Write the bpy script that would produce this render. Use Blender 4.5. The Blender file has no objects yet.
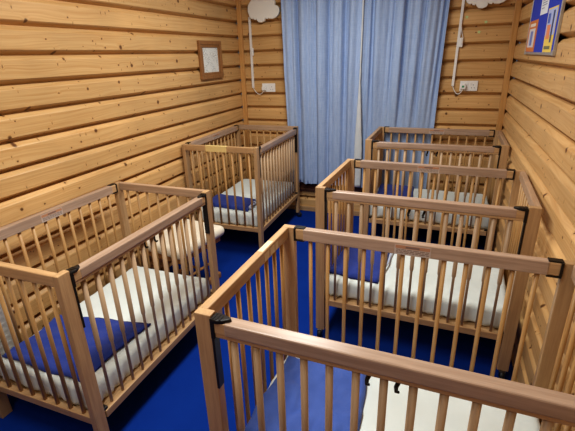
import bpy, bmesh, math, random
from mathutils import Vector, Matrix, noise
random.seed(7)
C = bpy.context.scene.collection
R = math.radians

# ------------------------------------------------------------------ basic numbers (metres)
L, W, H, PW, PT = 1.06, 0.675, 0.967, 0.054, 0.029       # cot length, width, post top; post section
XL, XR, YB, ZC = -2.030, 0.5056, 4.093, 2.45              # room
YF = -1.1
P, G0 = 0.1377, 1.814                                     # cladding board pitch, a groove height
CAST = 0.055

# ------------------------------------------------------------------ node helpers
def srgb(r, g, b):
    f = lambda c: (c/255/12.92) if c/255 <= .04045 else ((c/255+.055)/1.055)**2.4
    return (f(r), f(g), f(b), 1)

class NT:
    def __init__(s, name):
        s.m = bpy.data.materials.new(name); s.m.use_nodes = True
        s.t = s.m.node_tree; s.n = s.t.nodes; s.l = s.t.links
        s.b = s.n['Principled BSDF']
    def set(s, sock, v):
        if hasattr(v, 'is_output') or isinstance(v, bpy.types.NodeSocket): s.l.new(v, sock)
        else: sock.default_value = v
    def new(s, t, **k):
        n = s.n.new(t)
        for a, v in k.items(): setattr(n, a, v)
        return n
    def math(s, op, a, b=0.0, c=None, clamp=False):
        n = s.new('ShaderNodeMath', operation=op, use_clamp=clamp)
        s.set(n.inputs[0], a); s.set(n.inputs[1], b)
        if c is not None: s.set(n.inputs[2], c)
        return n.outputs[0]
    def obj(s):
        n = s.new('ShaderNodeTexCoord'); return n.outputs['Object']
    def sep(s, v):
        n = s.new('ShaderNodeSeparateXYZ'); s.l.new(v, n.inputs[0]); return n.outputs
    def comb(s, x, y, z):
        n = s.new('ShaderNodeCombineXYZ')
        for i, v in enumerate((x, y, z)): s.set(n.inputs[i], v)
        return n.outputs[0]
    def noise(s, vec, scale, detail=3, rough=.5, dist=0.0):
        n = s.new('ShaderNodeTexNoise'); s.l.new(vec, n.inputs['Vector'])
        n.inputs['Scale'].default_value = scale; n.inputs['Detail'].default_value = detail
        n.inputs['Roughness'].default_value = rough; n.inputs['Distortion'].default_value = dist
        return n.outputs[0]
    def map(s, v, a, b, c, d, smooth=True):
        n = s.new('ShaderNodeMapRange', interpolation_type='SMOOTHSTEP' if smooth else 'LINEAR')
        s.set(n.inputs[0], v)
        for i, q in enumerate((a, b, c, d)): n.inputs[i+1].default_value = q
        return n.outputs[0]
    def mix(s, f, a, b, mode='MIX'):
        n = s.new('ShaderNodeMix', data_type='RGBA', blend_type=mode)
        s.set(n.inputs[0], f); s.set(n.inputs[6], a); s.set(n.inputs[7], b)
        return n.outputs[2]
    def bump(s, h, strength, dist=.002):
        n = s.new('ShaderNodeBump'); n.inputs['Strength'].default_value = strength
        n.inputs['Distance'].default_value = dist
        s.l.new(h, n.inputs['Height']); s.l.new(n.outputs[0], s.b.inputs['Normal'])
    def base(s, c): s.set(s.b.inputs['Base Color'], c)
    def rough(s, r): s.set(s.b.inputs['Roughness'], r)

def plain(name, col, rough=.5, metal=0, spec=None):
    t = NT(name); t.base(col); t.rough(rough); t.b.inputs['Metallic'].default_value = metal
    if spec is not None: t.b.inputs['Specular IOR Level'].default_value = spec
    return t.m

def pine(name, axis, hi, mid, dark):
    """lapped pine boards: every board its own grain, knots and tone (axis = direction of the boards)"""
    t = NT(name); o = t.sep(t.obj()); l = o[axis]; z = o[2]
    bd = t.math('FLOOR', t.math('DIVIDE', t.math('SUBTRACT', z, G0-.006), P))
    wn = t.new('ShaderNodeTexWhiteNoise', noise_dimensions='1D'); t.l.new(bd, wn.inputs['W']); rnd = wn.outputs[0]
    l2 = t.math('ADD', l, t.math('MULTIPLY', rnd, 37.0))
    z2 = t.math('ADD', z, t.math('MULTIPLY', rnd, 5.0))
    # knots
    kv = t.comb(l2, z2, 0.0)
    def knots(scale, keep, r0, r1, dx=1.0):
        v = t.new('ShaderNodeTexVoronoi', voronoi_dimensions='2D', feature='F1')
        v.inputs['Scale'].default_value = scale
        wob = t.noise(kv, 60, 2)
        kk = t.comb(t.math('ADD', t.math('MULTIPLY', l2, dx), t.math('MULTIPLY', wob, .006)), t.math('ADD', z2, t.math('MULTIPLY', wob, .006)), 0.0)
        t.l.new(kk, v.inputs['Vector'])
        c = t.new('ShaderNodeSeparateColor'); t.l.new(v.outputs['Color'], c.inputs[0])
        on = t.math('LESS_THAN', c.outputs[0], keep)
        rr = t.map(c.outputs[1], 0, 1, .6, 1.4, False)
        d = t.math('DIVIDE', v.outputs['Distance'], rr)
        return t.math('MULTIPLY', on, t.map(d, r0, r1, 1, 0)), t.math('MULTIPLY', on, t.map(d, r0, r1*3.0, 1, 0))
    k1, h1 = knots(7.5, .30, .04, .10, 1.0)
    k2, h2 = knots(15, .22, .03, .09, .8)
    k3, h3 = knots(8.5, .22, .02, .075, 2.6)
    halo = t.math('MAXIMUM', t.math('MAXIMUM', h1, h2), h3); kn = t.math('MAXIMUM', t.math('MAXIMUM', k1, k2), t.math('MULTIPLY', k3, .8))
    # grain, pushed around the knots
    zz = t.math('ADD', z2, t.math('MULTIPLY', halo, .010))
    low = t.noise(t.comb(t.math('MULTIPLY', l2, .8), t.math('MULTIPLY', zz, 3.0), 0.0), 1.6, 2)
    zg = t.math('ADD', zz, t.math('MULTIPLY', low, .10))
    g1 = t.noise(t.comb(t.math('MULTIPLY', l2, .7), t.math('MULTIPLY', zg, 42), 0.0), 2.2, 3, .6)
    g2 = t.noise(t.comb(t.math('MULTIPLY', l2, 3.), t.math('MULTIPLY', zg, 240), 0.0), 1.5, 2)
    f = t.math('ADD', t.map(g1, .30, .75, 0, .8), t.math('MULTIPLY', g2, .28), clamp=True)
    c = t.mix(f, hi, mid)
    tone = t.map(rnd, 0, 1, .84, 1.05, False)
    big = t.map(t.noise(t.comb(t.math('MULTIPLY', l2, 1.0), z2, 0.0), 2.3, 2), .3, .7, .88, 1.06, False)
    c = t.mix(1.0, c, t.comb(t.math('MULTIPLY', tone, big), t.math('MULTIPLY', tone, big), t.math('MULTIPLY', tone, big)), 'MULTIPLY')
    c = t.mix(t.math('MULTIPLY', halo, .38), c, mid)
    c = t.mix(t.math('MULTIPLY', kn, .9), c, dark)
    t.base(c); t.rough(.42); t.b.inputs['Specular IOR Level'].default_value = .35
    t.bump(f, .06, .002)
    return t.m

def beech(name, axis, a, b, rough=.4, seed=0.0):
    t = NT(name); o = t.sep(t.obj())
    s = [70, 70, 70]; s[axis] = 4.0
    oi = t.new('ShaderNodeObjectInfo').outputs['Random']
    off = t.math('MULTIPLY', oi, 13.0)
    v = t.comb(*[t.math('ADD', t.math('MULTIPLY', o[i], s[i]), off) for i in range(3)])
    g = t.noise(v, 1.0, 4, .6); fl = t.noise(v, 4.0, 2)
    f = t.math('ADD', t.map(g, .3, .7, 0, .75), t.math('MULTIPLY', fl, .25), clamp=True)
    c = t.mix(f, a, b)
    k = t.map(oi, 0, 1, .9, 1.06, False)
    c = t.mix(1.0, c, t.comb(k, k, k), 'MULTIPLY')
    t.base(c); t.rough(rough); t.b.inputs['Specular IOR Level'].default_value = .4
    t.bump(f, .03, .001)
    return t.m

M = {}
PH, PM, PD = srgb(226, 186, 130), srgb(204, 156, 98), srgb(84, 46, 22)
M['pine_side'] = pine('pine cladding side', 1, PH, PM, PD)
M['pine_back'] = pine('pine cladding back', 0, PH, PM, PD)
BA, BB = srgb(200, 164, 120), srgb(176, 138, 98)
for i, ax in enumerate('xyz'): M['beech_'+ax] = beech('beech '+ax, i, BA, BB)
SA, SB = srgb(200, 160, 106), srgb(174, 130, 80)
M['slat'] = beech('beech slat', 2, SA, SB)
M['slat_drop'] = beech('beech slat light-greyed', 2, srgb(196, 168, 136), srgb(172, 142, 110))  # grey tone paints in the weaker warm bounce light on the drop side
M['cover'] = beech('clear teething cover over beech', 0, srgb(192, 164, 142), srgb(166, 138, 116), .3)
M['trim'] = beech('pine trim', 2, srgb(212, 164, 104), srgb(186, 136, 80))
M['stool_wood'] = beech('stool wood', 0, srgb(190, 138, 82), srgb(160, 110, 62))
M['frame_wood'] = beech('frame wood', 2, srgb(166, 118, 72), srgb(136, 92, 54))
M['sill'] = beech('dark stained wood', 0, srgb(92, 58, 42), srgb(70, 42, 30))
M['black'] = plain('black plastic', srgb(34, 28, 24), .35, 0, .3)
M['rubber'] = plain('castor rubber', srgb(28, 28, 30), .5)
M['steel'] = plain('castor steel', srgb(150, 150, 152), .3, 1)
M['white'] = plain('white plastic', srgb(232, 230, 226), .35)
M['greypanel'] = plain('pale grey enamel', srgb(196, 194, 188), .4)
M['dot'] = plain('dark slot', srgb(60, 60, 60), .6)
M['label'] = plain('label paper', srgb(196, 178, 164), .5)
M['label_orange'] = plain('label orange', srgb(186, 134, 100), .5)
M['label_ink'] = plain('label ink', srgb(132, 108, 96), .6)
M['tape'] = plain('cream tape', srgb(226, 200, 136), .5)
M['residue'] = plain('sticker residue', srgb(226, 206, 172), .6)
M['alu'] = plain('aluminium', srgb(190, 188, 184), .35, .6)
M['green_star'] = plain('pale green plastic', srgb(190, 214, 150), .5)
M['plug_green'] = plain('plug green label', srgb(60, 140, 100), .5)

def fabric(name, a, b, scale, bump=.15, weave=700, rough=.95):
    t = NT(name); o = t.obj()
    n = t.noise(o, scale, 4, .55); w = t.noise(o, weave, 2)
    t.base(t.mix(t.math('ADD', t.math('MULTIPLY', n, .7), t.math('MULTIPLY', w, .3)), a, b)); t.rough(rough)
    t.b.inputs['Specular IOR Level'].default_value = .15
    t.b.inputs['Sheen Weight'].default_value = .12
    t.bump(t.math('ADD', t.math('MULTIPLY', n, .8), t.math('MULTIPLY', w, .2)), bump, .006)
    return t.m
M['sheet'] = fabric('white cotton sheet', srgb(234, 241, 237), srgb(217, 225, 221), 9, .3)
M['blanket'] = fabric('navy fleece', srgb(62, 80, 160), srgb(42, 58, 130), 14, .35)
M['blanket_lit'] = fabric('blue cotton lit tone', srgb(90, 116, 186), srgb(66, 90, 164), 10, .45)  # brighter than the navy: light falling on this blanket is put into its colour
M['piping'] = fabric('pale piping', srgb(200, 210, 232), srgb(180, 190, 216), 30, .1)
M['navy_hem'] = fabric('dark navy binding', srgb(28, 38, 104), srgb(22, 30, 88), 30, .1)
M['cushion'] = fabric('cream cushion', srgb(240, 232, 214), srgb(226, 214, 192), 8, .15)

def curtain_mat():
    t = NT('blue slub curtain'); o = t.sep(t.obj())
    v = t.comb(t.math('MULTIPLY', o[0], 160), t.math('MULTIPLY', o[1], 160), t.math('MULTIPLY', o[2], 9))
    v2 = t.comb(t.math('MULTIPLY', o[0], 14), t.math('MULTIPLY', o[1], 14), t.math('MULTIPLY', o[2], 160))
    a = t.noise(v, 1.0, 3, .6); b = t.noise(v2, 1.0, 3, .6)
    f = t.math('ADD', t.map(a, .3, .7, 0, .5), t.map(b, .3, .7, 0, .25), clamp=True)
    t.base(t.mix(f, srgb(176, 194, 222), srgb(142, 164, 202))); t.rough(.9)
    t.b.inputs['Specular IOR Level'].default_value = .2
    t.bump(f, .1, .003)
    return t.m
M['curtain'] = curtain_mat()
M['lining'] = fabric('curtain lining', srgb(226, 228, 226), srgb(204, 210, 212), 12, .2)

def carpet():
    t = NT('royal blue carpet'); o = t.obj()
    n = t.noise(o, 260, 3, .7); b = t.noise(o, 6, 3)
    t.base(t.mix(t.math('ADD', t.math('MULTIPLY', n, .75), t.math('MULTIPLY', b, .25)), srgb(10, 34, 106), srgb(26, 70, 166)))
    t.rough(1); t.b.inputs['Specular IOR Level'].default_value = .05
    t.bump(n, .6, .006)
    return t.m
M['carpet'] = carpet()
M['felt'] = fabric('noticeboard felt', srgb(44, 66, 186), srgb(34, 52, 166), 60, .1, 900)
M['ceiling'] = plain('ceiling paint', srgb(236, 232, 224), .9)
M['shell'] = plain('rear wall', srgb(150, 112, 72), .8)
M['cloud'] = plain('cloud lamp plastic', srgb(240, 238, 230), .4)
tg = NT('window glass'); tg.base((.9, .95, 1, 1)); tg.rough(.05); tg.b.inputs['Transmission Weight'].default_value = 1; M['glass'] = tg.m

def paper_mat(name, fn):
    t = NT(name); fn(t); t.rough(.6); return t.m

# ------------------------------------------------------------------ mesh helpers
def mesh_obj(name, bm, mat, parent=None, smooth=False, loc=None):
    me = bpy.data.meshes.new(name); bm.normal_update(); bm.to_mesh(me); bm.free()
    for m in (mat if isinstance(mat, (list, tuple)) else [mat]): me.materials.append(m)
    if smooth:
        for p in me.polygons: p.use_smooth = True
    o = bpy.data.objects.new(name, me); C.objects.link(o)
    if parent: o.parent = parent
    if loc: o.location = loc
    return o

def add_box(bm, x0, x1, y0, y1, z0, z1, bev=0.0, seg=2):
    r = bmesh.ops.create_cube(bm, size=1)
    for v in r['verts']:
        v.co = Vector((x0+(v.co.x+.5)*(x1-x0), y0+(v.co.y+.5)*(y1-y0), z0+(v.co.z+.5)*(z1-z0)))
    if bev > 0:
        es = list({e for v in r['verts'] for e in v.link_edges})
        bmesh.ops.bevel(bm, geom=es, offset=bev, segments=seg, profile=.5, affect='EDGES')
def box(*a, **k):
    bm = bmesh.new(); add_box(bm, *a, **k); return bm

def add_tube(bm, pts, rads, n=10, cap=True):
    pts = [Vector(p) for p in pts]
    if not isinstance(rads, (list, tuple)): rads = [rads]*len(pts)
    rings = []; ref = None
    for i, p in enumerate(pts):
        a = pts[max(0, i-1)]; b = pts[min(len(pts)-1, i+1)]
        if (b-a).length < 1e-9: b = a+Vector((0, 0, 1))
        d = (b-a).normalized()
        if ref is None: ref = Vector((1, 0, 0)) if abs(d.x) < .9 else Vector((0, 1, 0))
        u = (ref - d*ref.dot(d)).normalized(); w = d.cross(u); ref = u
        rings.append([bm.verts.new(p+(u*math.cos(2*math.pi*k/n)+w*math.sin(2*math.pi*k/n))*rads[i]) for k in range(n)])
    for r0, r1 in zip(rings, rings[1:]):
        for k in range(n): bm.faces.new((r0[k], r0[(k+1) % n], r1[(k+1) % n], r1[k]))
    if cap:
        bm.faces.new(list(reversed(rings[0]))); bm.faces.new(rings[-1])
def tube(*a, **k):
    bm = bmesh.new(); add_tube(bm, *a, **k); return bm

def extrude_poly(pts, d, axis='y', bev=0.0, seg=3):
    """closed outline (2-D) extruded by vector d"""
    bm = bmesh.new()
    vs = [bm.verts.new(p) for p in pts]
    f = bm.faces.new(vs)
    r = bmesh.ops.extrude_face_region(bm, geom=[f])
    nv = [g for g in r['geom'] if isinstance(g, bmesh.types.BMVert)]
    bmesh.ops.translate(bm, verts=nv, vec=d)
    bmesh.ops.recalc_face_normals(bm, faces=bm.faces)
    if bev:
        es = [e for e in bm.edges if all(v in nv for v in e.verts)]
        bmesh.ops.bevel(bm, geom=es, offset=bev, segments=seg, profile=.5, affect='EDGES')
    return bm

def empty(name, loc, rz, label, cat, group=None):
    o = bpy.data.objects.new(name, None); C.objects.link(o)
    o.location = loc; o.rotation_euler = (0, 0, rz); o.empty_display_size = .1
    tag(o, label, cat, group); return o
def tag(o, label, cat, group=None):
    o['label'] = label; o['category'] = cat
    if group: o['group'] = group
    return o
def struct(o): o['kind'] = 'structure'; return o

# ------------------------------------------------------------------ room shell
def cladding(name, mat, place):
    """profiled wall: place(t, d, z) -> point; t in 0..1 along the wall, d = depth behind the face"""
    prof = [(0, 0)]
    ks = range(14, -6, -1)
    for k in ks:
        g = G0 - k*P
        for d, z in ((0, g-.033), (.003, g-.028), (.021, g-.012), (.042, g-.010), (.042, g-.003), (.030, g+.001), (.006, g+.013), (0, g+.018)):
            if .0 < z < ZC: prof.append((d, z))
    prof.append((0, ZC))
    bm = bmesh.new()
    N = 2
    cols = [[bm.verts.new(place(i/(N-1), d, z)) for d, z in prof] for i in range(N)]
    for j in range(len(prof)-1):
        bm.faces.new((cols[0][j], cols[1][j], cols[1][j+1], cols[0][j+1]))
    # backing so that the wall is solid
    b0 = [bm.verts.new(place(t, .06, z)) for t, z in ((0, 0), (1, 0), (1, ZC), (0, ZC))]
    bm.faces.new(b0)
    return struct(mesh_obj(name, bm, mat))
FACE = .012
cladding('wall_left', M['pine_side'], lambda t, d, z: (XL+.004-d, YF+t*(YB+.03-YF), z))
cladding('wall_right', M['pine_side'], lambda t, d, z: (XR-.004+d, YF+t*(YB+.03-YF), z))
cladding('wall_back', M['pine_back'], lambda t, d, z: (XL-.03+t*(XR-XL+.06), YB-.004+d, z))
struct(mesh_obj('wall_front', box(XL-.05, XR+.05, YF-.06, YF, 0, ZC), M['shell']))
struct(mesh_obj('floor', box(XL-.06, XR+.06, YF-.06, YB+.06, -.05, 0), M['carpet']))
struct(mesh_obj('ceiling', box(XL-.06, XR+.06, YF-.06, YB+.06, ZC, ZC+.05), M['ceiling']))
struct(mesh_obj('trim_1', box(XL+.004, XL+.050, YB-.034, YB-.004, 0, ZC, bev=.003), M['trim']))
struct(mesh_obj('trim_2', box(XR-.050, XR-.004, YB-.034, YB-.004, 0, ZC, bev=.003), M['trim']))
struct(mesh_obj('baseboard_back', box(XL+.05, XR-.05, YB-.020, YB-.004, 0, .055, bev=.004), M['beech_x']))
# window behind the curtains, dark stained frame whose sill shows under the hem
wf = bmesh.new()
wx0, wx1, wz0, wz1 = -1.52, -.12, .27, 2.20
for a in ((wx0, wx1, wz0, wz0+.07), (wx0, wx1, wz1-.06, wz1), (wx0, wx0+.06, wz0+.07, wz1-.06), (wx1-.06, wx1, wz0+.07, wz1-.06), (-.85, -.79, wz0+.07, wz1-.06)):
    add_box(wf, a[0], a[1], YB-.014, YB-.003, a[2], a[3], bev=.003)
wo = struct(mesh_obj('window_1', wf, M['sill']))
mesh_obj('window_pane', box(wx0+.05, wx1-.05, YB-.010, YB-.006, wz0+.06, wz1-.05), M['glass'], wo)
mesh_obj('window_sill', box(wx0-.03, wx1+.03, YB-.034, YB-.003, wz0-.03, wz0, bev=.004), M['sill'], wo)

# ------------------------------------------------------------------ cots
_cache = {}
def part(key, name, bmf, mat, parent, smooth=False, loc=None):
    """a part; meshes are shared between the cots, objects are individual"""
    if key in _cache:
        o = bpy.data.objects.new(name, _cache[key]); C.objects.link(o)
        o.parent = parent
        if loc: o.location = loc
        return o
    o = mesh_obj(name, bmf(), mat, parent, smooth, loc); _cache[key] = o.data
    return o

def latch_cap(s):
    # tapered black catch lying on the end of the drop rail, s = +1 at the u=0 end
    pts = [(PW-.001, -.004), (PW+.020, -.006), (PW+.040, .000), (PW+.054, .009), (PW+.058, .016), (PW+.053, .022), (PW+.032, .029), (PW-.001, .031)]
    if s < 0: pts = [(L-x, y) for x, y in reversed(pts)]
    bm = extrude_poly([(x, y, H-.018) for x, y in pts], Vector((0, 0, .012)), bev=.004)
    # ribbed lug going down behind the rail end
    x0, x1 = (PW-.002, PW+.011) if s > 0 else (L-PW-.011, L-PW+.002)
    add_box(bm, x0, x1, -.004, .031, H-.075, H-.012, bev=.002)
    for k in range(3):
        a = PW+.008+k*.011
        if s < 0: a = L-a
        add_box(bm, a-.003, a+.003, -.002, .026-k*.004, H-.009, H-.004, bev=.001)
    return bm
def bracket(s):
    # black C bracket clasping the end of the fixed rail
    bm = bmesh.new()
    X = lambda a, b: (min(a, b), max(a, b))
    e = PW if s > 0 else L-PW
    add_box(bm, *X(e, e+s*.008), W-.037, W+.001, H-.055, H+.002, bev=.0015)
    add_box(bm, *X(e, e+s*.045), W-.030, W-.004, H-.001, H+.004, bev=.0015)
    add_box(bm, *X(e, e+s*.045), W-.036, W-.002, H-.055, H-.050, bev=.0015)
    return bm
def hook_bm(u):
    bm = bmesh.new()
    add_tube(bm, [(u, .030, .905), (u, .031, .885), (u-.003, .030, .872), (u-.007, .024, .862), (u-.005, .016, .856), (u+.001, .012, .860)], [.006, .006, .006, .0055, .005, .0035], 8)
    return bm
def drop_slat():
    bm = bmesh.new()
    add_tube(bm, [(0, 0, .265), (0, 0, .545), (0, 0, .556), (0, 0, .575), (0, 0, .898)], [.0068, .0068, .0100, .0105, .0105], 12)
    return bm
def fixed_slat():
    return tube([(0, 0, .270), (0, 0, H-.04)], [.0082, .0082], 12)

def make_cot(key, x, y, rz, castors, label, end_tape=None, residue=False):
    drop = 0 if castors else -CAST
    c = empty('baby_cot', (x, y, drop), rz, label, 'cot', 'wooden baby cots')
    zb = CAST
    for i, (u0, v0) in enumerate(((0, 0), (L-PW, 0), (0, W-PT), (L-PW, W-PT))):
        part(('post', i), 'post', lambda: box(u0, u0+PW, v0, v0+PT, zb, H, bev=.003), M['beech_z'], c)
    # ends: top rail, bottom rail, eight round slats
    for i, u0 in enumerate((0, L-PT)):
        er = part(('er', i), 'end_rail', lambda: box(u0, u0+PT, PT-.001, W-PT+.001, H-.048, H, bev=.0045), M['beech_y'] if i == 0 else M['rail_sheen_tint'], c)
        part(('ebr', i), 'end_bottom_rail', lambda: box(u0, u0+PT, PT-.001, W-PT+.001, .248, .286, bev=.003), M['beech_y'], c)
        for k in range(8):
            part('fslat', 'end_slat', fixed_slat, M['slat'], c, True, (u0+PT/2, W/2+(k-3.5)*.0752, 0))
        if i == 0 and end_tape:
            part('tape', 'tape', lambda: box(-.0008, PT+.0008, .262, .452, H-.0485, H+.0008, bev=.0015), M['tape'], er)['label'] = 'cream paper tape wrapped round the rail'
        if i == 0 and residue:
            def rb():
                bm = bmesh.new(); rr = random.Random(3)
                for (a, b) in ((.41, .45), (.462, .50), (.51, .535)):
                    zs = H-.044+rr.random()*.006
                    add_box(bm, PT-.0004, PT+.0006, a, b, zs, zs+.028+rr.random()*.006)
                add_box(bm, .004, PT-.004, .405, .5, H-.0005, H+.0006)
                return bm
            part('residue', 'sticker_residue', rb, M['residue'], er)['label'] = 'torn pale remains of a peeled sticker'
    # fixed long side (v = W)
    sr = part('sr', 'side_rail', lambda: box(PW+.005, L-PW-.005, W-.034, W-.003, H-.049, H-.002, bev=.005), M['beech_x'], c)
    part('srcov', 'teething_cover', lambda: box(PW+.040, L-PW-.040, W-.0355, W-.0015, H-.0505, H-.0003, bev=.004), M['cover'], sr)
    def lab():
        bm = bmesh.new()
        add_box(bm, .462, .592, W-.0364, W-.0352, H-.0475, H-.0075); return bm
    wl = part('wl', 'warning_label', lab, M['label'], sr)
    part('wlo', 'label_header', lambda: box(.465, .589, W-.0368, W-.0360, H-.0225, H-.0095), M['label_orange'], wl)
    def ink():
        bm = bmesh.new(); rr = random.Random(5)
        add_box(bm, .502, .552, W-.0372, W-.0364, H-.0195, H-.0125)
        for k in range(3):
            a = .468
            while a < .584:
                b = min(a+.006+rr.random()*.016, .586)
                add_box(bm, a, b, W-.0370, W-.0362, H-.0285-k*.0062, H-.0258-k*.0062); a = b+.003
        return bm
    part('wli', 'label_print', ink, M['label_ink'], wl)
    for s in (1, -1): part(('br', s), 'rail_bracket', lambda: bracket(s), M['black'], sr)
    part('sbr', 'side_bottom_rail', lambda: box(PW-.001, L-PW+.001, W-.031, W-.003, .240, .280, bev=.003), M['beech_x'], c)
    for k in range(12):
        part('fslat', 'side_slat', fixed_slat, M['slat'], c, True, (.1213+k*.0743, W-.0175, 0))
    # drop side (v = 0)
    dr = part('dr', 'drop_rail', lambda: box(PW+.010, L-PW-.010, -.002, .036, .911, .9500, bev=.003), M['beech_x'], c)
    part('drcov', 'teething_cover', lambda: box(PW+.042, L-PW-.042, -.0035, .0375, .910, .9512, bev=.0045), M['cover'], dr)
    part('drs', 'rail_strip', lambda: box(PW+.010, L-PW-.010, .000, .032, .897, .9112, bev=.003), M['beech_x'], dr)
    part('dbr', 'drop_bottom_rail', lambda: box(PW+.006, L-PW-.006, .000, .034, .236, .274, bev=.003), M['beech_x'], c)
    for k in range(13):
        part('dslat', 'drop_slat', drop_slat, M['slat_drop'], c, True, (.113+k*.0695, .017, 0))
    for s in (1, -1):
        part(('la', s), 'drop_catch', lambda: latch_cap(s), M['black'], c)
        X = (PW-.001, PW+.007) if s > 0 else (L-PW-.007, L-PW+.001)
        part(('ch', s), 'slide_channel', lambda: box(X[0], X[1], -.003, .026, .712, H-.012, bev=.0015), M['black'], c)
        Y = (PW, PW+.024) if s > 0 else (L-PW-.024, L-PW)
        part(('gd', s), 'slide_guide', lambda: box(Y[0], Y[1], .004, .030, .2745, .288, bev=.003), M['black'], c)
    for i, u in enumerate((.494, .566)): part(('hk', i), 'hook', lambda: hook_bm(u), M['black'], c, True)
    part('bb', 'base_board', lambda: box(PT+.002, L-PT-.002, .037, W-.037, .256, .270), M['beech_x'], c)
    if castors:
        for i, (u, v) in enumerate(((PW/2, PT/2), (L-PW/2, PT/2), (PW/2, W-PT/2), (L-PW/2, W-PT/2))):
            def stem():
                bm = bmesh.new()
                add_tube(bm, [(u, v, .060), (u, v, .045)], [.007, .007], 10)
                add_tube(bm, [(u, v, .0575), (u, v, .0535)], [.013, .013], 12)
                q = -1 if v < W/2 else 1
                va, vb = sorted((v-q*.014, v+q*.020))
                add_box(bm, u-.0155, u+.0155, va, vb, .0525, .0545, bev=.001)
                va, vb = sorted((v, v+q*.024))
                add_box(bm, u-.0155, u-.0120, va, vb, .022, .053, bev=.001)
                add_box(bm, u+.0120, u+.0155, va, vb, .022, .053, bev=.001)
                return bm
            cs = part(('cs', i), 'castor', stem, M['steel'], c)
            def whl():
                w_ = v+(-.016 if v < W/2 else .016)
                return tube([(u-.0115, w_, .026), (u-.009, w_, .026), (u+.009, w_, .026), (u+.0115, w_, .026)], [.021, .026, .026, .021], 20)
            part(('wh', i), 'wheel', whl, M['rubber'], cs, True)
    return c
M['rail_sheen_tint'] = beech('beech end rail', 1, srgb(194, 162, 132), srgb(170, 138, 110), .35)  # pinkish tint stands for the varnish reflection, put into the wood colour

def lump_box(x0, x1, y0, y1, z0, z1, bev, amp, seed, cuts=20, wrinkle=0.0):
    """soft mattress / cushion: bevelled box, finely divided and pushed about by noise"""
    bm = bmesh.new(); add_box(bm, x0, x1, y0, y1, z0, z1, bev=bev, seg=4)
    long = [e for e in bm.edges if e.calc_length() > .12]
    bmesh.ops.subdivide_edges(bm, edges=long, cuts=cuts, use_grid_fill=True)
    bm.normal_update(); cx, cy = (x0+x1)/2, (y0+y1)/2
    for v in bm.verts:
        p = v.co + Vector((seed*3.1, seed*1.7, seed))
        n = noise.noise(p*6)*amp + noise.noise(p*17)*amp*.4
        d = max(abs(v.co.x-cx)/((x1-x0)/2), abs(v.co.y-cy)/((y1-y0)/2))
        corner = (abs(v.co.x-cx)/((x1-x0)/2))*(abs(v.co.y-cy)/((y1-y0)/2))
        q = Vector((p.x*9, p.y*9, p.z*9))
        s = abs(v.co.x-cx)/(x1-x0) > abs(v.co.y-cy)/(y1-y0)
        along = v.co.y if s else v.co.x
        fold = wrinkle*max(0, d-.55)*math.sin((along*95+noise.noise(q)*5+v.co.z*60*(1 if along > .5 else -1)))*(.4+.9*corner)
        side = 1 if v.co.z < z1-.030 else (.22 if d > .9 else .3)
        v.co += v.normal*(n+fold*side)
        if v.co.z > (z0+z1)/2: v.co.z += .005*(1-d*d)   # slightly crowned
    return bm

def put(o, x, y, z, rz): o.location = (x, y, z); o.rotation_euler = (0, 0, rz); return o

def mattress(x, y, rz, dz, seed, label):
    bm = lump_box(.036, L-.036, .044, W-.044, .2725, .395, .030, .0035, seed, 64, .014)
    o = mesh_obj('cot_mattress', bm, M['sheet'], None, True); put(o, x, y, dz, rz)
    return tag(o, label, 'mattress', 'white cot mattresses')

def cloth(name, quad, z, mat, x, y, rz, seed, th=.010, amp=.006, n=34, drape=None):
    """folded blanket on the mattress; quad in cot coordinates, corner order going round"""
    bm = bmesh.new(); a, b, c_, d = [Vector((q[0], q[1], 0)) for q in quad]
    g = [[None]*(n+1) for _ in range(n+1)]
    for i in range(n+1):
        for j in range(n+1):
            s, t = i/n, j/n
            p = a.lerp(b, s).lerp(d.lerp(c_, s), t)
            # rounded, slightly wavy outline
            e = noise.noise(Vector((s*3+seed, t*3, seed*2)))*.012
            w = Vector((p.x+e, p.y+noise.noise(Vector((s*3, t*3+seed, 5)))*.012, 0))
            edge = min(s, 1-s, t, 1-t)
            h = z + noise.noise(Vector((p.x*9+seed, p.y*9, seed)))*amp + abs(noise.noise(Vector((p.x*22+seed, p.y*14, seed+4))))*amp*.9
            h += th*min(1, (edge/.035)**.5 if edge > 0 else 0)
            w.z = h
            if drape: w = drape(w, s, t)
            g[i][j] = bm.verts.new(w)
    for i in range(n):
        for j in range(n): bm.faces.new((g[i][j], g[i+1][j], g[i+1][j+1], g[i][j+1]))
    border = [g[i][0].co.copy() for i in range(n+1)]+[g[n][j].co.copy() for j in range(1, n+1)]+[g[i][n].co.copy() for i in range(n-1, -1, -1)]+[g[0][j].co.copy() for j in range(n-1, 0, -1)]
    rows = {'t0': [g[i][0].co.copy() for i in range(n+1)], 's1': [g[n][j].co.copy() for j in range(n+1)], 't1': [g[i][n].co.copy() for i in range(n+1)], 's0': [g[0][j].co.copy() for j in range(n+1)]}
    # underside
    r = bmesh.ops.extrude_edge_only(bm, edges=[e for e in bm.edges if e.is_boundary])
    for v in r['geom']:
        if isinstance(v, bmesh.types.BMVert): v.co.z -= .006
    o = mesh_obj(name, bm, mat, None, True); put(o, x, y, 0, rz)
    return o, rows, border

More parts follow.
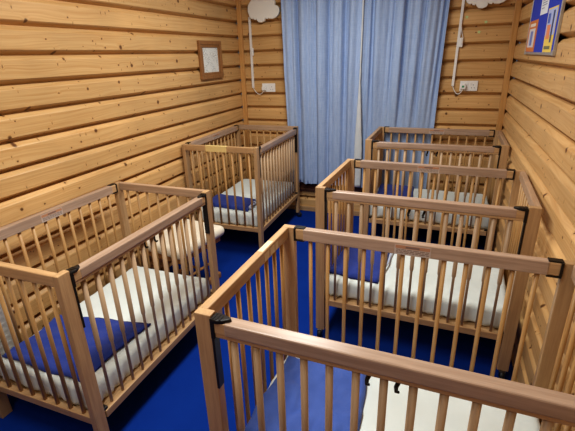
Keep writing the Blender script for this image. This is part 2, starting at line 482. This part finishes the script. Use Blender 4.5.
cots = {
 'E': (-.5993, .808, R(-1.6087), True), 'D': (-.6027, 2.0096, R(-2.3563), True), 'C': (-.577, 3.358, R(-1.1298), True),
 'A': (-1.2361, .9073, R(89.555), False), 'B': (-1.329, 2.851, R(90.9), True)}
make_cot('E', *cots['E'], 'nearest wooden cot in front of the right wall, cut off by the photo edge', residue=True)
make_cot('D', *cots['D'], 'middle of the three wooden cots along the right wall')
make_cot('C', *cots['C'], 'farthest wooden cot at the right, its back rail against the blue curtain')
make_cot('A', *cots['A'], 'wooden cot without castors at the near end of the left wall, long navy blanket inside')
make_cot('B', *cots['B'], 'wooden cot in the back left corner with cream tape on its end rail', end_tape=True)
mlab = {'E': 'white sheeted mattress in the nearest right-hand cot', 'D': 'white sheeted mattress in the middle right-hand cot',
        'C': 'white sheeted mattress in the farthest right cot by the curtain', 'A': 'white rumpled sheeted mattress in the near left cot',
        'B': 'white sheeted mattress in the back left corner cot'}
for i, k in enumerate('EDCAB'):
    x, y, rz, cs = cots[k]
    mattress(x, y, rz, 0 if cs else -CAST, i*2.3+1, mlab[k])

def trim_line(name, pts, r, mat, parent):
    return mesh_obj(name, tube(pts, r, 6), mat, parent, True)
G = 'blue cot blankets'
ZT = .404
def cot_blanket(k, quad, mat, seed, label, th=.010, amp=.005, hems=(), hem_mat='navy_hem', drape=None):
    x, y, rz, cs = cots[k]
    z = ZT + (0 if cs else -CAST)
    o, rows, _ = cloth('blanket', quad, z, mat, x, y, rz, seed, th, amp, drape=drape)
    tag(o, label, 'blanket', G)
    for h in hems: trim_line('hem', rows[h], .0035, M[hem_mat], o)
    return o
cot_blanket('A', [(.06, .10), (.50, .085), (.395, .60), (.06, .60)], M['blanket'], 1.3, 'large navy blanket spread over the foot of the near left cot', .012, .013, ('t0', 's1'))
ob = cot_blanket('B', [(.075, .14), (.33, .17), (.40, .60), (.11, .60)], M['blanket'], 2.7, 'navy folded blanket with a pale rolled edge in the back left corner cot', .022, .004)
# pale striped roll at its right end
rb = bmesh.new()
for k in range(5):
    add_tube(rb, [(.10+k*.045, .135+.004*k, ZT+.022), (.14+k*.045, .138+.004*k, ZT+.026)], .0155 if k % 2 else .015, 10)
pr = mesh_obj('rolled_edge', rb, [M['piping']], ob, True); pr['label'] = 'pale striped rolled edge'
dk = bmesh.new()
for k in range(5): add_tube(dk, [(.137+k*.045, .137+.004*k, ZT+.026), (.148+k*.045, .139+.004*k, ZT+.0265)], .0165, 10)
mesh_obj('rolled_edge_stripe', dk, M['navy_hem'], ob, True)
o = cot_blanket('D', [(.045, .10), (.345, .075), (.355, .55), (.05, .55)], M['blanket'], 4.1, 'navy folded blanket with a pale edge in the middle right-hand cot', .020, .004, ('t0',))
x = cots['D']
trim_line('pale_edge', [(.352, .16, ZT+.018), (.368, .30, ZT+.020), (.362, .42, ZT+.018), (.372, .545, ZT+.014)], .006, M['piping'], o)
cot_blanket('C', [(.06, .14), (.40, .14), (.375, .60), (.06, .60)], M['blanket'], 5.9, 'navy folded blanket in the farthest right cot by the curtain', .020, .004, ('t0',))
cot_blanket('E', [(.055, .10), (.44, .10), (.405, .545), (.06, .535)], M['blanket_lit'], 7.7, 'blue creased blanket, strong light painted into its colour, in the nearest right-hand cot', .020, .022)

# ------------------------------------------------------------------ padded footstool between the left cots
fs = empty('footstool', (-1.715, 2.30, 0), R(-9), 'small wooden footstool with a cream cushion between the two left cots', 'footstool')
cu = mesh_obj('cushion', lump_box(-.215, .215, -.25, .25, .360, .440, .036, .004, 3.3, 14), M['cushion'], fs, True)
sb = bmesh.new()
for a in ((-.18, .18, -.215, -.19), (-.18, .18, .19, .215), (-.18, -.155, -.19, .19), (.155, .18, -.19, .19)): add_box(sb, *a, .318, .366, bev=.004)
add_box(sb, -.16, .16, -.2, .2, .346, .362)
mesh_obj('seat_frame', sb, M['stool_wood'], fs)
for sx in (-1, 1):
    for sy in (-1, 1):
        mesh_obj('leg', tube([(sx*.150, sy*.165, .33), (sx*.150, sy*.160, .05)], [.015, .013], 12), M['stool_wood'], fs, True)
    mesh_obj('runner', box(sx*.150-.016, sx*.150+.016, -.205, .205, .0, .052, bev=.012, seg=3), M['stool_wood'], fs)
    mesh_obj('stretcher', tube([(sx*.150, -.165, .17), (sx*.150, .165, .17)], .010, 10), M['stool_wood'], fs, True)
mesh_obj('stretcher', tube([(-.16, 0, .17), (.16, 0, .17)], .010, 10), M['stool_wood'], fs, True)

# ------------------------------------------------------------------ heater panel at the left wall
hp = empty('wall_heater', (XL+.004, .72, 0), 0, 'pale grey panel on the left wall behind the near left cot', 'heater')
mesh_obj('casing', box(.0, .075, -.42, .42, .16, .56, bev=.008), M['greypanel'], hp)
g = bmesh.new()
for k in range(9): add_box(g, .0752, .0775, -.38, .38, .20+k*.036, .212+k*.036)
mesh_obj('grille', g, M['greypanel'], hp)

# ------------------------------------------------------------------ curtains
def curtain(name, x0t, x1t, x0b, x1b, zt, zb, seed, label, nf, lining, mean0, mean1, a0, a1, fade):
    """softly pleated cloth: deep folds at the heading, flatter and calmer towards the hem"""
    bm = bmesh.new(); nx, nz = 200, 44
    rr = random.Random(int(seed*10)); phs = [rr.random()*6.28 for _ in range(6)]
    def pt(s, t):
        z = zt + (zb-zt)*t
        x = (x0t+(x1t-x0t)*s)*(1-t)+(x0b+(x1b-x0b)*s)*t
        ss = s + .035*noise.noise(Vector((s*5+seed, t*.6, 1)))
        low = max(0.0, min(1.0, (z-.95)/.5))                     # 0 low down, 1 high up
        a = a0+(a1-a0)*low
        fd = (1-s if fade > 0 else s)/.10; a *= .25+.75*min(1.0, fd)
        env = .45+.9*max(0, noise.noise(Vector((s*4+seed*2, t*.5, 3)))+.35)
        y = a*env*(math.sin(2*math.pi*nf*ss+phs[0])+.55*math.sin(2*math.pi*nf*1.73*ss+phs[1]+.5*t)+.3*math.sin(2*math.pi*nf*3.1*ss+phs[2]+t))
        y += .006*noise.noise(Vector((s*9, t*4, seed+8)))+.004*noise.noise(Vector((s*22, t*12, seed)))
        lim = 1.35*(a0+(a1-a0)*low)
        y = lim*math.tanh(y/lim)
        mean = mean0+(mean1-mean0)*low
        x += .3*a*math.cos(2*math.pi*nf*ss+phs[0])
        return Vector((x, YB-mean+y, z+(.006*math.sin(s*7+seed) if t > .98 else 0)))
    g = [[bm.verts.new(pt(i/nx, j/nz)) for j in range(nz+1)] for i in range(nx+1)]
    for i in range(nx):
        for j in range(nz): bm.faces.new((g[i][j], g[i+1][j], g[i+1][j+1], g[i][j+1]))
    o = mesh_obj(name, bm, M['curtain'], None, True)
    md = o.modifiers.new('thick', 'SOLIDIFY'); md.thickness = .002
    tag(o, label, 'curtain', 'pale blue curtains')
    # stitched bottom hem, slightly thicker
    hb = bmesh.new()
    gg = [[hb.verts.new(pt(i/nx, 1-j*.035/2)+Vector((0, -.003, -.001))) for j in range(3)] for i in range(nx+1)]
    for i in range(nx):
        for j in range(2): hb.faces.new((gg[i][j], gg[i+1][j], gg[i+1][j+1], gg[i][j+1]))
    mesh_obj('hem', hb, M['curtain'], o, True)
    if lining:
        lb = bmesh.new(); n = 70
        rows = []
        for j in range(n+1):
            t = .02+.98*j/n
            base = pt(1.0, t)
            w = .014+.066*max(0, min(1, (t-.48)*3.0))+.005*noise.noise(Vector((0, t*26, 2)))
            rows.append([lb.verts.new(Vector((base.x+w*(q/6-.35), base.y-.006-.012*math.sin(q/6*3.1)-.004*(noise.noise(Vector((q*.9, t*40, 0)))+.5), base.z))) for q in range(7)])
        for a, b in zip(rows, rows[1:]):
            for q in range(6): lb.faces.new((a[q], a[q+1], b[q+1], b[q]))
        lo = mesh_obj('lining', lb, M['lining'], o, True); lo['label'] = 'off-white lining turned out along the leading edge'
        lo.modifiers.new('t', 'SOLIDIFY').thickness = .0015
    return o
curtain('curtain', -1.510, -.755, -1.478, -.775, 2.34, .345, 1.7, 'left pale blue curtain, off-white lining showing along its inner edge', 4.6, 1, .075, .085, .026, .042, 1)
curtain('curtain', -.790, -.02, -.785, -.08, 2.34, .335, 4.4, 'right pale blue curtain hanging behind the farthest right cot', 5.2, None, .024, .054, .010, .033, -1)

# ------------------------------------------------------------------ cloud wall lamps with trunking
FB = YB-.004
def cloud(cx, cz, mirror, label):
    root = empty('cloud_wall_lamp', (cx, FB, cz), 0, label, 'lamp', 'cloud wall lamps')
    trace = [(85,100),(90,60),(110,30),(130,5),(135,-25),(160,-55),(200,-72),(240,-60),(265,-75),(310,-78),(345,-55),(362,-15),(385,5),(402,35),(397,72),(425,80),(447,105),(450,140),(435,180),(405,205),(370,217),(335,215),(318,205),(312,216),(290,212),(278,200),(280,218),(270,238),(240,250),(205,245),(188,225),(178,206),(172,217),(155,215),(142,198),(135,208),(115,200),(100,180),(92,150),(84,125)]
    pts = [((a-265)*.00091, 0, (88-b)*.00082) for a, b in reversed(trace)]
    bm = extrude_poly([(p[0], -.016, p[2]) for p in pts], Vector((0, -.030, 0)), bev=.005, seg=3)
    mesh_obj('lamp_shade', bm, M['cloud'], root)
    mesh_obj('back_plate', extrude_poly([(p[0]*.72, -.017, p[2]*.72) for p in pts], Vector((0, .017, 0))), M['white'], root)
    return root
cloud(-1.731, 2.068, 1, 'white cloud-shaped wall lamp high on the back wall, left of the curtains')
cloud(.240, 2.074, 1, 'white cloud-shaped wall lamp high on the back wall, right of the curtains')
def trunking(xt, zt, xb, zb, xs, zs, px, pz, side, label):
    root = empty('cable_trunking', ((xt+xb)/2, FB, zb), 0, label, 'cable trunking', 'white cable trunking')
    ox, oz = (xt+xb)/2, zb
    bm = extrude_poly([(xb-.011-ox, 0, 0), (xb+.011-ox, 0, 0), (xt+.011-ox, 0, zt-oz), (xt-.011-ox, 0, zt-oz)], Vector((0, -.018, 0)), bev=.003)
    mesh_obj('trunking_cover', bm, M['white'], root)
    sw = mesh_obj('inline_switch', box(xs-.014-ox, xs+.014-ox, -.024, -.001, zs-.038-oz, zs+.038-oz, bev=.006, seg=3), M['white'], root)
    mesh_obj('rocker', box(xs-.007-ox, xs+.007-ox, -.0275, -.0235, zs-.014-oz, zs+.014-oz, bev=.002), M['white'], sw)
    # lead hanging from the bottom end to the plug
    pp = []
    for i in range(17):
        t = i/16; x = xb+(px-xb)*t; z = zb+.004+(pz-.02-zb)*t-.055*math.sin(math.pi*t)**.8
        pp.append((x-ox, -.010-.022*t, z-oz))
    mesh_obj('cable', tube(pp, .0035, 8), M['white'], root, True)
    if side:
        q = [(xs+side*.012-ox, -.012, zs+.035-oz)]
        for i in range(1, 8): t = i/8; q.append((xs+side*(.012-.005*math.sin(t*3.1))-side*.024*t-ox, -.014, zs+.035+.10*t-oz))
        mesh_obj('switch_cable', tube(q, .003, 8), M['white'], root, True)
trunking(-1.896, 1.995, -1.897, 1.322, -1.884, 1.672, -1.764, 1.318, 0, 'white cable trunking running down from the left cloud lamp to its socket')
trunking(.066, 2.03, .056, 1.334, .085, 1.690, .142, 1.322, 1, 'white cable trunking running down from the right cloud lamp to its socket')
def socket(x, z, plug_x, pz, label, green):
    s = empty('wall_socket', (x, FB, z), 0, label, 'socket', 'white double wall sockets')
    mesh_obj('face_plate', box(-.073, .073, -.012, .0, -.043, .043, bev=.004, seg=3), M['white'], s)
    for k in (-1, 1):
        mesh_obj('switch', box(k*.014-.007, k*.014+.007, -.0155, -.0115, .008, .026, bev=.0015), M['white'], s)
    hb = bmesh.new()
    add_box(hb, .034, .038, -.0128, -.0115, .004, .013)
    for k in (-1, 1): add_box(hb, .036+k*.011-.0035, .036+k*.011+.0035, -.0128, -.0115, -.018, -.0135)
    mesh_obj('socket_holes', hb, M['dot'], s)
    bm = extrude_poly([(-.022, 0, -.022), (.022, 0, -.022), (.025, 0, .006), (.015, 0, .026), (-.015, 0, .026), (-.025, 0, .006)], Vector((0, -.028, 0)), bev=.006)
    p = mesh_obj('mains_plug', bm, M['white'], None, False, (plug_x, FB-.0125, pz))
    tag(p, 'white mains plug pushed into the %s wall socket' % ('right-hand' if green else 'left-hand'), 'plug', 'white mains plugs')
    if green: mesh_obj('plug_label', box(-.009, .009, -.0292, -.0275, -.006, .010, bev=.0005), M['plug_green'], p)['label'] = 'small green label on the plug face'
socket(-1.722, 1.323, -1.766, 1.318, 'white double socket low left of the blue curtains', False)
socket(.188, 1.333, .142, 1.328, 'white double socket on the back wall near the right corner', True)

# little green plastic stars
for x, z in ((.107, 1.886), (.259, 1.841), (.215, 1.766)):
    pts = []
    for i in range(10):
        r = .017 if i % 2 == 0 else .007; a = R(90+36*i)
        pts.append((math.cos(a)*r, 0, math.sin(a)*r))
    o = mesh_obj('star_sticker', extrude_poly(pts, Vector((0, -.003, 0))), M['green_star'], None, False, (x, FB+.001, z))
    tag(o, {.107: 'pale green star stuck below the left edge of the right cloud lamp, highest of three', .259: 'pale green star on the back wall nearest the right corner', .215: 'pale green star on the back wall, lowest of three'}[x], 'star sticker', 'pale green star stickers')

# ------------------------------------------------------------------ framed notice on the left wall
pf = empty('picture_frame', (XL+.004, 3.462, 1.610), 0, 'small wooden frame holding a white printed sheet on the left wall', 'picture frame')
y0, y1, z0, z1 = -.192, .192, -.160, .160
fb = bmesh.new()
def frame_bars(bm, a, w, d0, d1, bev):
    ya, yb_, za, zb_ = a
    add_box(bm, d0, d1, ya, yb_, zb_-w, zb_, bev=bev); add_box(bm, d0, d1, ya, yb_, za, za+w, bev=bev)
    add_box(bm, d0, d1, ya, ya+w, za+w, zb_-w, bev=bev); add_box(bm, d0, d1, yb_-w, yb_, za+w, zb_-w, bev=bev)
frame_bars(fb, (y0, y1, z0, z1), .034, 0, .026, .004)
mesh_obj('moulding', fb, M['frame_wood'], pf)
fb = bmesh.new(); frame_bars(fb, (y0+.030, y1-.030, z0+.030, z1-.030), .026, .0, .018, .003)
mesh_obj('inner_moulding', fb, M['frame_wood'], pf)
def sketch(t):
    o = t.sep(t.obj()); v = t.comb(t.math('MULTIPLY', o[1], 34), t.math('MULTIPLY', o[2], 90), 0.0)
    n = t.noise(v, 1.6, 3, .7); m = t.noise(t.obj(), 14, 2)
    f = t.math('MULTIPLY', t.map(n, .50, .60, 0, 1), t.map(m, .40, .55, .2, .9))
    t.base(t.mix(f, srgb(228, 228, 220), srgb(150, 152, 146)))
mesh_obj('printed_sheet', box(.0, .009, y0+.050, y1-.050, z0+.050, z1-.050), paper_mat('faint printed sheet', sketch), pf)['label'] = 'white sheet with faint grey print'

# ------------------------------------------------------------------ noticeboard on the right wall
XW = XR-.004
nb = empty('noticeboard', (XW, 2.985, 1.95), 0, 'blue felt noticeboard in an aluminium frame on the right wall', 'noticeboard')
by0, by1, bz0, bz1 = -.450, .436, -.36, .36
mesh_obj('felt_panel', box(-.011, -.001, by0+.005, by1-.005, bz0+.005, bz1-.005), M['felt'], nb)
fb = bmesh.new(); frame_bars(fb, (by0, by1, bz0, bz1), .014, -.015, -.0, .002)
mesh_obj('aluminium_frame', fb, M['alu'], nb)
for yy in (by0, by1):
    for zz in (bz0, bz1):
        sy, sz = (1 if yy < 0 else -1), (1 if zz < 0 else -1)
        ya, yb_ = sorted((yy-sy*.002, yy+sy*.024)); za, zb_ = sorted((zz-sz*.002, zz+sz*.024))
        mesh_obj('frame_corner', box(-.017, .0, ya, yb_, za, zb_, bev=.002), M['alu'], nb)
def sheet(name, quad, mat, label, blocks):
    X = XW-.0112
    o = mesh_obj(name, extrude_poly([(0, a, b) for a, b in quad], Vector((-.0012, 0, 0))), mat, None, False, (X, 0, 0))
    tag(o, label, 'poster', 'posters on the blue noticeboard')
    (a, b, c, d) = [Vector((0, q[0], q[1])) for q in quad]
    for q_, (nm, col, s0, s1, t0, t1) in enumerate(blocks):
        pt = lambda s, t: a.lerp(b, s).lerp(d.lerp(c, s), t)
        bm = bmesh.new(); vs = [bm.verts.new(pt(s, t)+Vector((-.0016-.0003*q_, 0, 0))) for s, t in ((s0, t0), (s1, t0), (s1, t1), (s0, t1))]
        bm.faces.new(vs)
        mesh_obj(nm, bm, plain('print '+nm, col, .6), o)
    return o
sheet('poster', [(3.410, 1.792), (3.112, 1.792), (3.108, 1.606), (3.412, 1.606)], plain('orange paper', srgb(214, 128, 66), .6), 'orange poster at the lower left of the noticeboard',
      [('printed_panel', srgb(222, 212, 210), .14, .84, .26, .86), ('printed_picture', srgb(120, 134, 190), .34, .62, .34, .80), ('printed_heading', srgb(240, 224, 206), .16, .80, .10, .20)])
sheet('poster', [(2.846, 1.826), (2.611, 1.826), (2.603, 1.605), (2.826, 1.605)], plain('yellow paper', srgb(232, 200, 96), .6), 'tall yellow and lilac poster at the right of the noticeboard',
      [('printed_panel', srgb(176, 184, 220), .04, .96, .03, .62), ('printed_figure', srgb(226, 140, 96), .14, .52, .38, .70), ('printed_strip', srgb(66, 74, 110), .62, .78, .08, .78), ('printed_mark', srgb(84, 104, 180), .12, .36, .12, .34), ('printed_lines', srgb(122, 120, 84), .14, .80, .86, .93)])
sheet('poster', [(3.115, 1.99), (2.895, 1.99), (2.884, 1.809), (3.092, 1.809)], plain('white paper', srgb(230, 230, 232), .6), 'white printed sheet at the top middle of the noticeboard',
      [('printed_line', srgb(150, 152, 170), .18, .84, .50+k*.07, .525+k*.07) for k in range(4)]+[('printed_line', srgb(150, 152, 170), .18, .55, .80, .825)])

# ------------------------------------------------------------------ light
def area(name, loc, sx, sy, power, col, rot=(0, 0, 0)):
    d = bpy.data.lights.new(name, 'AREA'); d.shape = 'RECTANGLE'; d.size = sx; d.size_y = sy; d.energy = power; d.color = col
    o = bpy.data.objects.new(name, d); C.objects.link(o); o.location = loc; o.rotation_euler = rot
    return o
warm = (.97, 1, .98)
area('ceiling_or_fill_lamp', (-.85, .85, ZC-.02), .35, 1.2, 30, warm)
area('ceiling_or_fill_lamp', (-.85, 2.55, ZC-.02), .35, 1.2, 32, warm)
area('ceiling_or_fill_lamp', (-.70, -.45, ZC-.02), .3, .9, 10, warm)  # added fill above the camera, not a known fitting; brightens camera-facing slats
w = bpy.data.worlds.new('world'); bpy.context.scene.world = w; w.use_nodes = True
w.node_tree.nodes['Background'].inputs[0].default_value = (.5, .6, .8, 1)
w.node_tree.nodes['Background'].inputs[1].default_value = .2

# ------------------------------------------------------------------ camera
cam = bpy.data.cameras.new('camera'); co = bpy.data.objects.new('camera', cam); C.objects.link(co)
yaw, pitch, roll, f = R(20.8793), R(-21.4025), R(-1.751), 408.158
fw = Vector((-math.sin(yaw)*math.cos(pitch), math.cos(yaw)*math.cos(pitch), math.sin(pitch)))
rt = Vector((math.cos(yaw), math.sin(yaw), 0)); up = rt.cross(fw)
r2 = rt*math.cos(roll)+up*math.sin(roll); u2 = -rt*math.sin(roll)+up*math.cos(roll)
m = Matrix((r2, u2, -fw)).transposed().to_4x4(); m.translation = Vector((0, 0, 1.6285))
co.matrix_world = m
cam.sensor_fit = 'HORIZONTAL'; cam.sensor_width = 36; cam.lens = f*36/575; cam.clip_start = .02
bpy.context.scene.camera = co
sc = bpy.context.scene
sc.view_settings.view_transform = 'Standard'; sc.view_settings.look = 'Medium High Contrast'; sc.view_settings.exposure = -.17
